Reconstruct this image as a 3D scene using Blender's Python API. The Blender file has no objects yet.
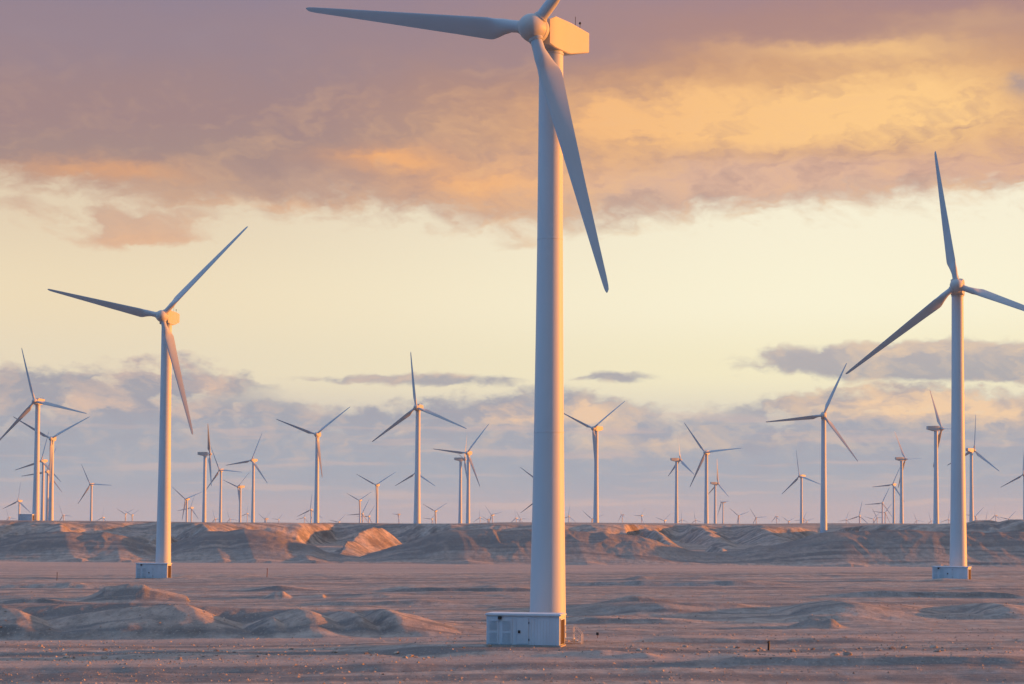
import bpy, bmesh, math, random
import numpy as np
from mathutils import Vector, Matrix, Euler

S = bpy.context.scene
C = S.collection
R = math.radians

# ------------------------------------------------------------------ camera
F_PX = 1991.0
PITCH, ROLL = R(2.6), R(0.4)
cam_d = bpy.data.cameras.new('camera')
cam = bpy.data.objects.new('camera', cam_d); C.objects.link(cam)
cam_d.sensor_fit = 'HORIZONTAL'; cam_d.sensor_width = 36.0
cam_d.lens = 36.0 * F_PX / 1024.0
cam_d.shift_y = (523 - F_PX * math.tan(PITCH) - 342) / 1024.0
cam_d.clip_start = 0.5; cam_d.clip_end = 40000
fw = Vector((0, math.cos(PITCH), math.sin(PITCH)))
u0 = Vector((0, -math.sin(PITCH), math.cos(PITCH))); r0 = Vector((1, 0, 0))
rt = r0 * math.cos(ROLL) + u0 * math.sin(ROLL); up = -r0 * math.sin(ROLL) + u0 * math.cos(ROLL)
m = Matrix.Identity(4)
for i in range(3):
    m[i][0] = rt[i]; m[i][1] = up[i]; m[i][2] = -fw[i]
m[0][3], m[1][3], m[2][3] = 0, 0, 10.0
cam.matrix_world = m
S.camera = cam

# ------------------------------------------------------------------ light
SUN_EL, SUN_AZ = R(4.8), R(80)          # azimuth clockwise from +Y (view direction)
EXPOSURE = 1.2
WORLD_STRENGTH = 0.15
NISHITA_GAIN = (0.14, 0.76, 1.50)      # away from the sun: blue tint added to cool the towers' shaded sides
NISHITA_SUNWARD = (0.30, 0.16, 0.05)  # sky near the sun dimmed and warmed to keep lit sides orange
sd = Vector((math.sin(SUN_AZ) * math.cos(SUN_EL), math.cos(SUN_AZ) * math.cos(SUN_EL), math.sin(SUN_EL)))
sun_d = bpy.data.lights.new('sun', 'SUN'); sun = bpy.data.objects.new('sun', sun_d); C.objects.link(sun)
sun_d.energy = 4.4; sun_d.angle = R(0.6); sun_d.color = (1.0, 0.30, 0.028)
sun.rotation_euler = sd.to_track_quat('Z', 'Y').to_euler()
vs = S.view_settings
S.display_settings.display_device = 'sRGB'
vs.view_transform = 'Standard'; vs.look = 'None'; vs.gamma = 1; vs.use_curve_mapping = False
vs.exposure = EXPOSURE
S.render.engine = 'CYCLES'
S.cycles.use_denoising = True
S.cycles.max_bounces = 6; S.cycles.volume_bounces = 1

def lin(c):
    return tuple(((x / 255.) / 12.92) if x / 255. <= .04045 else (((x / 255.) + .055) / 1.055) ** 2.4 for x in c)

# ------------------------------------------------------------------ sky: Nishita with cloud banks laid out by azimuth and elevation
world = bpy.data.worlds.new('World'); S.world = world; world.use_nodes = True
WT = world.node_tree; WT.nodes.clear()
class N:
    """a float socket with arithmetic"""
    def __init__(s, k): s.k = k
    @staticmethod
    def op(o, *a, clamp=False):
        n = WT.nodes.new('ShaderNodeMath'); n.operation = o; n.use_clamp = clamp
        for i, x in enumerate(a):
            if isinstance(x, N): WT.links.new(x.k, n.inputs[i])
            else: n.inputs[i].default_value = x
        return N(n.outputs[0])
    def __add__(s, o): return N.op('ADD', s, o)
    __radd__ = __add__
    def __sub__(s, o): return N.op('SUBTRACT', s, o)
    def __rsub__(s, o): return N.op('SUBTRACT', o, s)
    def __mul__(s, o): return N.op('MULTIPLY', s, o)
    __rmul__ = __mul__
    def __truediv__(s, o): return N.op('DIVIDE', s, o)
def smooth(x, a, b):
    n = WT.nodes.new('ShaderNodeMapRange'); n.interpolation_type = 'SMOOTHSTEP'
    WT.links.new(x.k, n.inputs[0]); n.inputs[1].default_value = a; n.inputs[2].default_value = b
    return N(n.outputs[0])
def xyz(a, b, c=0.0):
    n = WT.nodes.new('ShaderNodeCombineXYZ')
    for i, x in enumerate((a, b, c)):
        if isinstance(x, N): WT.links.new(x.k, n.inputs[i])
        else: n.inputs[i].default_value = x
    return n.outputs[0]
def noise(U, V, su, sv, det=5, rough=.55, off=0.0, dist=0.0):
    n = WT.nodes.new('ShaderNodeTexNoise'); n.noise_dimensions = '2D'
    WT.links.new(xyz(U * (1. / su) + off, V * (1. / sv) + off * .37), n.inputs['Vector'])
    n.inputs['Scale'].default_value = 1; n.inputs['Detail'].default_value = det
    n.inputs['Roughness'].default_value = rough; n.inputs['Distortion'].default_value = dist
    return N(n.outputs[0])
def curve(x, pts, lo, hi):
    """piecewise linear y(x): a black to white ramp scaled back"""
    n = WT.nodes.new('ShaderNodeValToRGB'); ys = [p[1] for p in pts]; y0, y1 = min(ys), max(ys)
    WT.links.new(((x - lo) * (1. / (hi - lo))).k, n.inputs[0])
    el = n.color_ramp.elements
    while len(el) < len(pts): el.new(.5)
    for e, p in zip(el, pts):
        e.position = (p[0] - lo) / (hi - lo); t = (p[1] - y0) / (y1 - y0 + 1e-9); e.color = (t, t, t, 1)
    return N(n.outputs[0]) * (y1 - y0) + y0
def ramp(x, pts, lo, hi):
    n = WT.nodes.new('ShaderNodeValToRGB')
    WT.links.new(((x - lo) * (1. / (hi - lo))).k, n.inputs[0]); n.color_ramp.interpolation = 'EASE'
    el = n.color_ramp.elements
    while len(el) < len(pts): el.new(.5)
    for e, p in zip(el, pts):
        e.position = (p[0] - lo) / (hi - lo); e.color = lin(p[1]) + (1,)
    return n.outputs[0]
def mixc(f, a, b):
    n = WT.nodes.new('ShaderNodeMix'); n.data_type = 'RGBA'; n.clamp_factor = True
    WT.links.new(f.k, n.inputs[0])
    for i, x in ((6, a), (7, b)):
        if isinstance(x, tuple): n.inputs[i].default_value = lin(x) + (1,)
        else: WT.links.new(x, n.inputs[i])
    return n.outputs[2]
def blob(U, V, u, v, su, sv):
    a = (U - u) * (1. / su); b = (V - v) * (1. / sv)
    return N.op('EXPONENT', (a * a + b * b) * -1.0)

tc = WT.nodes.new('ShaderNodeTexCoord'); sp = WT.nodes.new('ShaderNodeSeparateXYZ')
WT.links.new(tc.outputs['Generated'], sp.inputs[0])
dx, dy, dz = (N(sp.outputs[i]) for i in range(3))
az = N.op('ARCTAN2', dx, dy)
hyp = N.op('SQRT', dx * dx + dy * dy + 1e-6)
U = az * 2010.0 + 512.0
V = 523.0 - (dz / hyp) * 1991.0 + (U - 512.0) * 0.007
big = noise(U, V, 260, 95, 3, .5, 3.1) - .5
mid = noise(U, V, 85, 38, 5, .6, 11.7) - .5
fine = noise(U, V, 26, 15, 4, .6, 23.3) - .5
WU = U + big * 90.0 + mid * 45.0 + fine * 16.0
WV = V + big * 34.0 + mid * 30.0 + fine * 13.0
tex = noise(WU, WV, 120, 42, 6, .6, 5.5)
tex2 = noise(WU, WV, 48, 20, 5, .6, 41.0)
# clear sky of the view direction
clear_l = ramp(V, [(-400, (120, 128, 165)), (0, (205, 190, 180)), (200, (227, 208, 180)), (300, (237, 219, 186)), (370, (231, 217, 190)), (430, (205, 196, 188)), (480, (166, 172, 184)), (523, (174, 172, 181))], -400, 540)
clear_r = ramp(V, [(-400, (140, 138, 165)), (0, (235, 205, 175)), (200, (248, 240, 214)), (300, (250, 243, 214)), (370, (244, 235, 200)), (430, (220, 212, 196)), (480, (170, 176, 186)), (523, (176, 174, 184))], -400, 540)
col = mixc(smooth(U, 0, 900), clear_l, clear_r)
# puff relief: noise difference towards the sun, so each billow has a lit and a shaded flank
def relief(su, sv, off, d, det=5, rough=.58):
    a = noise(WU, WV, su, sv, det, rough, off); b = noise(WU + d, WV + d * .25, su, sv, det, rough, off)
    return (a - b), a
rl, na_ = relief(150, 56, 7.7, 20.0, 5, .5)
rs, nb_ = relief(52, 24, 19.3, 8.0, 5, .52)
puff = rl * 2.2 + rs * 1.1
# low cloud banks
LILAC = ramp(V + mid * 14.0, [(340, (180, 173, 177)), (385, (166, 165, 172)), (430, (166, 170, 180)), (475, (163, 171, 183)), (523, (174, 171, 180))], 330, 530)
edge = curve(U, [(-1500, 380), (-300, 372), (0, 368), (60, 374), (110, 372), (170, 364), (215, 366), (255, 382), (320, 402), (365, 405), (420, 402), (480, 400), (540, 390), (600, 398), (650, 404), (690, 413), (730, 406), (790, 392), (850, 384), (930, 380), (1000, 390), (1060, 384), (1400, 375), (2500, 385)], -1600, 2600)
bank = smooth(WV - edge + fine * 8.0 + rs * 16.0, -5, 10)
hole = blob(WU, WV, 300, 394, 75, 8) * .9 + blob(WU, WV, 470, 398, 60, 6) * .5 + blob(WU, WV, 700, 415, 45, 9) * .6
hole = hole + smooth(nb_, .56, .74) * smooth(V, 470, 400) * .55
bank = N.op('MULTIPLY', bank, 1.0 - hole, clamp=True)
SU = U + mid * 30.0 + fine * 10.0; SV = V + mid * 11.0 + fine * 6.0
lens = smooth(blob(SU, SV, 900, 363, 150, 20) * 1.3 + blob(SU, SV, 1060, 372, 120, 17) + blob(SU, SV, 455, 381, 90, 9) * .8 + blob(SU, SV, 618, 376, 42, 7) * .85 + blob(SU, SV, 325, 379, 80, 6) * .45 + (nb_ - .5) * .6 + puff * .3, .34, .74)
lowm = N.op('MAXIMUM', bank, lens * .9)
spots = (blob(WU, WV, 900, 400, 120, 17) * .9 + blob(WU, WV, 1000, 412, 80, 14) * .6 + blob(WU, WV, 205, 374, 70, 13) * .8 + blob(WU, WV, 40, 360, 60, 6) * .5 + blob(WU, WV, 510, 416, 40, 7) * .9 + blob(WU, WV, 595, 418, 60, 10) * .8
         + blob(WU, WV, 120, 408, 110, 9) * .6 + blob(WU, WV, 640, 444, 70, 7) * .45 + blob(WU, WV, 780, 440, 80, 6) * .4 + blob(WU, WV, 930, 352, 110, 8) * .55 + blob(WU, WV, 470, 377, 70, 5) * .4 + blob(WU, WV, 420, 425, 50, 5) * .3)
glow = N.op('MULTIPLY', spots * (.55 + nb_ * .8) + puff * 1.15 * smooth(V, 505, 410), 1.0, clamp=True)
PEACH = mixc(smooth(U, 200, 900), (226, 194, 172), (240, 206, 170))
lowc = mixc(glow, LILAC, PEACH)
lowc = mixc(N.op('MULTIPLY', puff * -.9, smooth(V, 515, 430), clamp=True), lowc, (156, 155, 168))
col = mixc(lowm * (1.0 - smooth(V, 470, 530) * .3), col, lowc)
# thin pink streaks low down
st = noise(U + big * 120.0, V + mid * 8.0, 190, 12, 3, .5, 61.0)
col = mixc(smooth(st, .52, .72) * smooth(V, 395, 430) * .42, col, (210, 186, 178))
# high cloud deck
edge2 = curve(U, [(-1500, 190), (-200, 196), (0, 190), (90, 200), (170, 216), (250, 206), (340, 206), (420, 212), (500, 224), (560, 222), (640, 218), (740, 210), (850, 212), (940, 206), (1024, 203), (1200, 198), (2500, 170)], -1600, 2600)
deck = smooth(edge2 - WV + fine * 18.0 + rs * 24.0 + (nb_ - .5) * 34.0, -15, 21)
wisp = smooth(blob(WU, WV, 128, 234, 78, 17) * 1.15 + blob(WU, WV, 20, 214, 70, 14) * .55 + blob(WU, WV, 195, 214, 60, 12) * .5 + blob(WU, WV, 500, 232, 40, 12) * .6 + (nb_ - .5) * 1.5 * blob(U, V, 100, 226, 130, 30) + (nb_ - .52) * 1.6 * blob(U, V, 640, 236, 60, 14), .28, .80)
deck = N.op('MAXIMUM', deck, wisp * .8)
base_l = ramp(WV, [(-900, (178, 148, 152)), (-300, (150, 134, 152)), (-40, (140, 128, 149)), (40, (150, 131, 142)), (110, (160, 133, 134)), (160, (164, 138, 134)), (200, (196, 162, 142)), (240, (214, 172, 146))], -920, 260)
base_r = ramp(WV, [(-900, (190, 156, 148)), (-300, (165, 140, 148)), (-40, (160, 132, 142)), (30, (172, 135, 130)), (80, (194, 146, 118)), (130, (212, 164, 126)), (175, (216, 172, 148)), (205, (206, 174, 154)), (240, (214, 190, 160))], -920, 260)
deckc = mixc(smooth(U + big * 200.0, 200, 820), base_l, base_r)
gate_h = smooth(V, 30, 130) * smooth(U, 200, 600)
hot = (blob(WU, WV, 690, 112, 110, 30) * .95 + blob(WU, WV, 900, 100, 130, 38) * 1.05 + blob(WU, WV, 600, 118, 70, 26) * .55 + blob(WU, WV, 790, 130, 120, 26) * .6 + blob(WU, WV, 490, 182, 90, 17) * .8 + blob(WU, WV, 560, 160, 90, 26) * .45
       + blob(WU, WV, 390, 157, 65, 11) * .75 + blob(WU, WV, 95, 174, 85, 10) * .6 + blob(WU, WV, 265, 202, 60, 7) * .5 + blob(WU, WV, 125, 238, 60, 11) * .35 + blob(WU, WV, 860, 52, 110, 10) * .6 + blob(WU, WV, 980, 30, 80, 16) * .25)
hot = N.op('MULTIPLY', hot * (.30 + na_ * .95 + nb_ * .45) + puff * .3 * gate_h, 1.0, clamp=True)
HOT = mixc(smooth(U, 300, 950), (240, 172, 116), (255, 205, 138))
deckc = mixc(hot * .95, deckc, HOT)
deckc = mixc(blob(WU, WV, 740, 182, 190, 20) * .55, deckc, (226, 186, 160))
deckc = mixc(blob(WU, WV, 770, 152, 130, 7) * .35, deckc, (190, 150, 134))
gate = smooth(V, 20, 150) * (smooth(U, -100, 700) * .7 + .3)
deckc = mixc(N.op('MULTIPLY', puff * -1.2, gate, clamp=True) * .8, deckc, (158, 130, 132))
deckc = mixc(N.op('MULTIPLY', puff * .8, gate, clamp=True), deckc, (242, 192, 140))
deckc = mixc(blob(WU, WV, 1016, 94, 16, 11) * .9, deckc, (172, 150, 146))
col = mixc(deck * .97, col, deckc)
# clouds seen ahead give way to the tinted Nishita sky at the sides and behind, and to an added fill patch overhead
sky = WT.nodes.new('ShaderNodeTexSky'); sky.sky_type = 'NISHITA'; sky.sun_disc = False
sky.sun_elevation = SUN_EL; sky.sun_rotation = SUN_AZ; sky.air_density = 1.3; sky.dust_density = 0.6; sky.ozone_density = 3.0
def vscale(sock, k):
    n = WT.nodes.new('ShaderNodeVectorMath'); n.operation = 'SCALE'; WT.links.new(sock, n.inputs[0]); n.inputs[3].default_value = k
    return n.outputs[0]
def vtint(sock, k):
    n = WT.nodes.new('ShaderNodeVectorMath'); n.operation = 'MULTIPLY'; WT.links.new(sock, n.inputs[0]); n.inputs[1].default_value = k
    return n.outputs[0]
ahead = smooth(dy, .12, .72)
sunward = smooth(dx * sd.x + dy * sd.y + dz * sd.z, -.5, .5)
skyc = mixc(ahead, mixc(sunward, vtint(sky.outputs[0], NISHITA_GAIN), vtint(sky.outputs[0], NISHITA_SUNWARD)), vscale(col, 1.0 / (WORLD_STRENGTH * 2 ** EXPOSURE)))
OVERHEAD_FILL = (0.56, 0.70, 0.94)            # pale blue sky patch added above the frame to brighten the ground
oh = WT.nodes.new('ShaderNodeRGB'); oh.outputs[0].default_value = OVERHEAD_FILL + (1,)
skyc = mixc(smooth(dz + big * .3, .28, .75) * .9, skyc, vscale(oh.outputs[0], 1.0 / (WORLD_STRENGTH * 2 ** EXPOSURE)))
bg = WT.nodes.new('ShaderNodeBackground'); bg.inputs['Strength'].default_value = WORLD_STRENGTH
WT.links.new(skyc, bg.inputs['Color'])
wo = WT.nodes.new('ShaderNodeOutputWorld'); WT.links.new(bg.outputs[0], wo.inputs['Surface'])
world.cycles.sampling_method = 'MANUAL'; world.cycles.sample_map_resolution = 1024

TURBINES = [
    ('main', 3.04, 164.07, 0.49, -29.5, 41.3,
     'huge nearest white wind turbine in the middle, top blade cut by the picture edge'),
    ('two', -67.27, 385.78, -0.59, -8.0, 43.4,
     'tall wind turbine on the left plain with drooping sunlit blade and ribbed kiosk beside it'),
    ('three', 76.64, 341.82, 1.07, -15.3, 111.4,
     'tall wind turbine on the right plain, one blade reaching past the right edge'),
    ('A', -199.98, 837.92, 9.67, -11.0, 102.8,
     'wind turbine on the far left plateau rim with a blue grey kiosk beside its foot'),
    ('B', -247.80, 1072.37, 3.58, -0.8, 59.7,
     'turbine with a V of two raised blades just right of the rim turbine with kiosk'),
    ('C', -364.45, 1548.63, 5.62, -16.1, 12.7,
     'small turbine half hidden behind the rim turbine with kiosk, higher hub of two there'),
    ('D', -414.96, 1781.14, 2.87, -9.2, 20.4,
     'small turbine half hidden behind the far left turbines, lower hub of two there'),
    ('E', -429.13, 2034.41, -3.57, -13.2, 92.4,
     'small turbine standing clear between the far left cluster and the big left turbine'),
    ('F', -599.10, 2425.41, -17.47, -22.7, 6.3,
     'low distant turbine with round pale nacelle just left of the kiosk on the rim'),
    ('G', -1182.32, 4693.03, -35.56, -20.8, 99.3,
     'tiny turbine at the left picture edge, lower and left of the round headed one'),
    ('H', -913.05, 4064.27, -30.91, -21.8, 94.0,
     'tiny turbine with a level right blade just right of the far left cluster'),
    ('I', -983.55, 4802.51, -33.88, -27.0, 6.1,
     'tiny turbine tip with one upright blade close right of the clear small left turbine'),
    ('J', -943.26, 4960.01, -26.71, -18.4, 56.6,
     'tiny turbine with a shallow V of blades just left of the big left tower'),
    ('J2', -859.09, 4438.71, -25.76, -6.4, 60.6,
     'tiny stub tower beside the shallow V turbine left of the big left tower'),
    ('K', -203.65, 1320.84, 4.34, 99.0, 86.0,
     'side-on turbine with nacelle pointing left and dark upright blade, nearest the big left tower'),
    ('L', -274.97, 1883.04, 8.07, -18.3, 95.3,
     'turbine just right of the side-on dark bladed one, its left blade crossing that tower'),
    ('M', -206.99, 1595.28, 8.66, -21.5, 20.8,
     'turbine with level left blade and steep upper blade, between the side-on and V turbines'),
    ('N', -264.46, 1941.77, -6.64, -40.7, 47.2,
     'smaller turbine with a blade hanging down its tower, left of the tall level bladed one'),
    ('O', -370.76, 2275.04, -15.48, -19.9, 68.0,
     'distant turbine right of the big left tower, taller of a close pair'),
    ('P', -493.56, 3073.51, -20.05, -22.6, 18.5,
     'distant turbine with pale hub right of the big left tower, shorter of a close pair'),
    ('Q', -730.39, 4919.25, -35.25, -18.0, 101.0,
     'tiny blade tip on the horizon between the side-on turbine and its right neighbour'),
    ('Q2', -765.49, 5423.99, -34.48, -18.0, 97.8,
     'tiny blade tip on the horizon left of the turbine with a hanging blade'),
    ('Rr', -687.07, 5183.02, -20.65, -19.8, 8.5,
     'tiny turbine peeping out at the foot of the tall level bladed turbine'),
    ('S', -106.03, 1083.88, 7.35, -7.0, 50.6,
     'mid distance turbine with two raised blades in a wide V above the sunlit mounds'),
    ('T', -458.22, 3723.22, -35.76, -48.1, 54.6,
     'tiny upturned pair of blade tips well left of the wide V turbine'),
    ('U', -737.84, 6320.13, -34.39, -17.7, 39.9,
     'faint tiny blade tips between the upturned pair and the half sunken rotor'),
    ('V', -564.41, 5435.43, -29.24, -17.1, 16.7,
     'tiny half sunken rotor close to the left foot of the wide V turbine'),
    ('W', -303.11, 3015.29, -22.04, -12.4, 3.8,
     'small distant turbine with drooping left blade touching the left side of the wide V turbine'),
    ('Y', -367.15, 4244.70, -40.44, -13.6, 41.6,
     'sunken rotor showing only two spread blades right of the wide V turbine'),
    ('Z', -225.26, 2962.20, -7.89, -18.5, 57.2,
     'small turbine with square glowing nacelle left of the medium V turbine'),
    ('AA', -226.42, 3029.59, -27.47, -4.1, 24.8,
     'tiny turbine with a long level left blade just right of the square glowing nacelle'),
    ('AB', -264.22, 3697.24, -29.45, -16.1, 30.4,
     'tiny turbine with glowing nacelle between the level bladed one and the medium V turbine'),
    ('AC', -132.08, 1956.54, -3.69, -15.9, 57.3,
     'medium V shaped turbine left of the tall rim turbine with a nearly upright blade'),
    ('AD', -39.92, 843.45, 8.58, -12.4, 112.6,
     'tall turbine with one nearly upright blade on the rim left of the nearest turbine'),
    ('AE', -87.36, 1837.74, 5.42, -24.3, 0.5,
     'turbine hidden behind the tall centre left tower with blades showing on both sides'),
    ('AF', -28.24, 1296.51, 5.25, -16.7, 37.0,
     'turbine with level left blade and sunlit drooping blade, in front of a side-on twin tower'),
    ('AG', -39.20, 1524.44, 8.47, 102.5, 78.6,
     'side-on twin tower directly left of and behind the turbine with level left blade'),
    ('AH', -118.91, 3127.00, -22.05, -20.4, 57.6,
     'low distant V turbine between the tall centre left tower and the twin towers'),
    ('AI', -260.79, 4612.48, -21.73, -53.6, 32.9,
     'tiny faint turbine standing just left of the tall centre left tower'),
    ('AJ', -86.66, 5505.51, -25.72, -21.2, 115.7,
     'tiny turbine with a thin upright blade right of the twin towers'),
    ('AK', -34.70, 3649.28, -25.63, -37.5, 77.5,
     'tiny turbine with a level right blade and glowing nacelle right of the twin towers'),
    ('AL', -48.00, 4214.67, -33.18, -51.4, 49.0,
     'sunken tiny rotor between the thin upright bladed and level bladed turbines'),
    ('AN', -190.20, 4773.27, -31.77, -18.9, 36.7,
     'sunken tiny rotor reaching left at the foot of the low V turbine'),
    ('AO', 10.82, 4451.48, -29.46, -36.4, 112.2,
     'tiny sunken turbine with one straight upright blade just left of the nearest tower'),
    ('AP', 25.56, 5382.10, -29.05, -18.0, 89.5,
     'faint tiny blade tip squeezed between the sunken upright bladed turbine and the nearest tower'),
    ('AQ1', 27.00, 1853.00, -1.70, -12.0, 66.0,
     'turbine hidden behind the nearest tower, only its upper left blade showing'),
    ('AQ2', 29.50, 2253.00, -13.80, -12.0, 112.0,
     'turbine hidden behind the nearest tower, only its lower left blade showing'),
    ('AR', 126.80, 4403.04, -24.35, -17.9, 6.9,
     'tiny pink turbine touching the right edge of the nearest tower'),
    ('AS', 44.94, 1058.98, 10.50, -35.9, 53.9,
     'mid distance V turbine just right of the nearest tower, third blade down its tower'),
    ('AT', 149.65, 3684.61, -31.58, -13.6, 69.6,
     'sunken rotor with blades on both sides of the V turbine foot by the nearest tower'),
    ('AU', 285.80, 5134.50, -17.44, -70.0, 107.0,
     'tiny side-on turbine with two close upright blades, alone right of the V turbine'),
    ('AV', 326.88, 5002.28, -19.44, -44.6, 33.2,
     'tiny faint turbine with a level left blade between a blade pair and three raised tips'),
    ('AW', 331.25, 4302.53, -32.32, -37.9, 47.3,
     'sunken rotor with three raised blade tips just left of the orange bladed side-on turbine'),
    ('AX', 125.91, 1521.10, 9.20, 114.0, 1.0,
     'side-on turbine with orange upright blade and dark nacelle pointing left, right of centre'),
    ('AY', 123.38, 1261.94, 5.41, -20.6, 83.7,
     'turbine with level right blade and sunlit lower left blade, right of the orange bladed one'),
    ('AZ', 195.79, 1916.14, -0.57, 113.0, 116.6,
     'small side-on turbine with a dark upright blade right of the sunlit lower bladed one'),
    ('BA', 338.11, 3184.40, -4.62, -65.2, 85.4,
     'short stubby turbine with nacelle pointing right beside the small dark bladed side-on one'),
    ('BB', 441.95, 3871.45, -22.77, -23.9, 68.9,
     'distant shallow V turbine, first right of the short stubby turbine'),
    ('BC', 517.04, 4209.39, -25.02, -17.6, 85.9,
     'distant turbine with level right blade, second right of the short stubby turbine'),
    ('BD', 479.27, 5603.04, -27.13, -18.0, 114.8,
     'faint tiny rotor at the right foot of the orange bladed side-on turbine'),
    ('BE', 518.06, 5603.04, -27.98, -18.1, 108.8,
     'faint tiny blade tip left of the turbine with sunlit lower left blade'),
    ('BF', 665.28, 5001.35, -19.84, -65.0, 113.7,
     'tiny stub turbine with one short upright blade left of the thin three bladed turbine'),
    ('BG', 724.22, 5202.55, -30.54, -37.3, 63.5,
     'tiny blade tip just left of the thin three bladed turbine foot'),
    ('BH', 255.43, 1755.30, 3.02, -41.5, 108.8,
     'thin shaded three bladed turbine left of the tall one with a steep upper blade'),
    ('BI', 762.67, 5203.04, -25.83, -18.0, 23.8,
     'tiny tilted blade sticking up right of the thin three bladed turbine foot'),
    ('BJ', 831.17, 5603.02, -28.60, -19.4, 70.0,
     'sunken tiny nacelle near the left foot of the tall turbine with steep upper blade'),
    ('BK', 130.19, 830.89, 5.70, -11.4, 23.7,
     'tall turbine with steep upper blade rising from the pale gully in the right bluff'),
    ('BL', 549.33, 3144.18, -25.16, -20.0, 10.9,
     'distant turbine with round pink hub and long drooping left blade, right of the gully turbine'),
    ('BL2', 941.82, 5603.04, -23.90, -18.1, 17.4,
     'faint tiny tower at the left blade end of the round pink hubbed turbine'),
    ('BM', 928.12, 5109.32, -23.30, -19.2, 45.7,
     'sunken turbine with wide spread blades right of the round pink hubbed turbine'),
    ('BM2', 844.89, 4603.05, -21.44, -17.4, 92.1,
     'faint tiny rotor overlapping the sunken wide bladed turbine on its right'),
    ('BN', 515.89, 2771.09, -8.65, -14.8, 24.6,
     'distant turbine with level left blade, lowest step of the row by the big right tower'),
    ('BO', 715.32, 3812.87, -15.16, -15.7, 35.6,
     'smaller distant turbine overlapping the lowest step of the row left of the big right tower'),
    ('BP', 413.33, 2154.34, 4.43, -33.8, 23.9,
     'turbine with steep upper blade, second step of the row rising to the big right tower'),
    ('BQ', 282.33, 1441.97, 8.26, 110.0, 30.0,
     'side-on turbine with dark upright blade, third step of the row by the big right tower'),
    ('BR', 222.85, 1045.60, 11.15, 102.0, 27.0,
     'tallest side-on turbine of the row, close to the left of the big right tower'),
    ('BS', 305.53, 1323.32, 10.46, 131.7, 113.8,
     'turbine with sunlit boxy nacelle and pale upright blade right of the big right tower'),
    ('BT', 464.23, 1802.74, 7.03, -31.1, 1.1,
     'turbine cut by the right picture edge with one blade reaching down left'),
    ('BU', 1220.71, 6003.04, -23.98, -18.5, 98.9,
     'tiny rotor on the horizon between the two side-on turbines by the big right tower'),
    ('BV', 1228.73, 5603.05, -21.06, -17.7, 8.5,
     'tiny blade tip touching the left edge of the big right tower'),
    ('BW', 892.73, 3832.77, -21.11, -18.0, 40.8,
     'distant sunken rotor by the foot of the boxy nacelle turbine'),
    ('BX', 1334.69, 5603.04, -22.28, -18.0, 8.2,
     'faint tiny blade tip above the dark lumps, second right of the boxy nacelle turbine'),
    ('BY', 1142.92, 4701.60, -14.85, -60.0, 116.0,
     'faint thin tower with upright blade above the dark rim lumps on the right'),
    ('BZ', 1077.05, 4316.69, -23.85, -18.0, 42.1,
     'faint sunken rotor tilted right above the dark rim lumps near the right edge'),
    ('CA', 1264.36, 6003.04, -24.28, -18.3, 103.4,
     'tiny glowing nacelle on the horizon directly left of the tallest side-on turbine'),
]

# ------------------------------------------------------------------ helpers
def mat(name):
    m = bpy.data.materials.new(name); m.use_nodes = True
    return m, m.node_tree, m.node_tree.nodes['Principled BSDF']
def nd(t, typ, **k):
    n = t.nodes.new(typ)
    for a, b in k.items(): setattr(n, a, b)
    return n
def paint(name, rgb, rough=.45, var=.06, scale=.8, spec=.22, metal=0.0, dirt=None):
    m, t, b = mat(name)
    tcn = nd(t, 'ShaderNodeTexCoord'); mp = nd(t, 'ShaderNodeMapping'); mp.inputs['Scale'].default_value = (1, 1, .25)
    nz = nd(t, 'ShaderNodeTexNoise'); nz.inputs['Scale'].default_value = scale; nz.inputs['Detail'].default_value = 6
    t.links.new(tcn.outputs['Object'], mp.inputs[0]); t.links.new(mp.outputs[0], nz.inputs['Vector'])
    r = nd(t, 'ShaderNodeValToRGB'); e = r.color_ramp.elements
    e[0].position = .3; e[1].position = .7
    d = dirt or tuple(c * (1 - 2 * var) for c in rgb)
    e[0].color = d + (1,); e[1].color = rgb + (1,)
    t.links.new(nz.outputs[0], r.inputs[0]); t.links.new(r.outputs[0], b.inputs['Base Color'])
    b.inputs['Roughness'].default_value = rough; b.inputs['Metallic'].default_value = metal
    b.inputs['Specular IOR Level'].default_value = spec
    return m
M_WHITE = paint('light_grey_tower_paint', (.49, .55, .60), .5, .035, .35)
M_BLADE = paint('grey_white_blade', (.43, .475, .52), .42, .05, .5)
M_NAC = paint('light_grey_nacelle', (.43, .45, .46), .5, .03, .6)
M_KIOSK = paint('kiosk_panel', (.54, .61, .68), .55, .07, 1.2)
M_KDOOR = paint('kiosk_door', (.51, .58, .65), .5, .06, 1.5)
M_LOUV = paint('louvre_grey', (.46, .53, .60), .55, .08, 2.0)
M_DARK = paint('dark_steel', (.03, .03, .035), .5, .1, 3.0)
M_BROWN = paint('dark_opening', (.05, .035, .025), .8, .1, 3.0)
M_CONC = paint('concrete', (.36, .33, .30), .9, .12, 2.0)
M_RAIL = paint('galvanised_rail', (.55, .53, .50), .4, .06, 4.0, metal=.0)
M_RUST = paint('rusty_post', (.20, .10, .06), .8, .15, 5.0)

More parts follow.
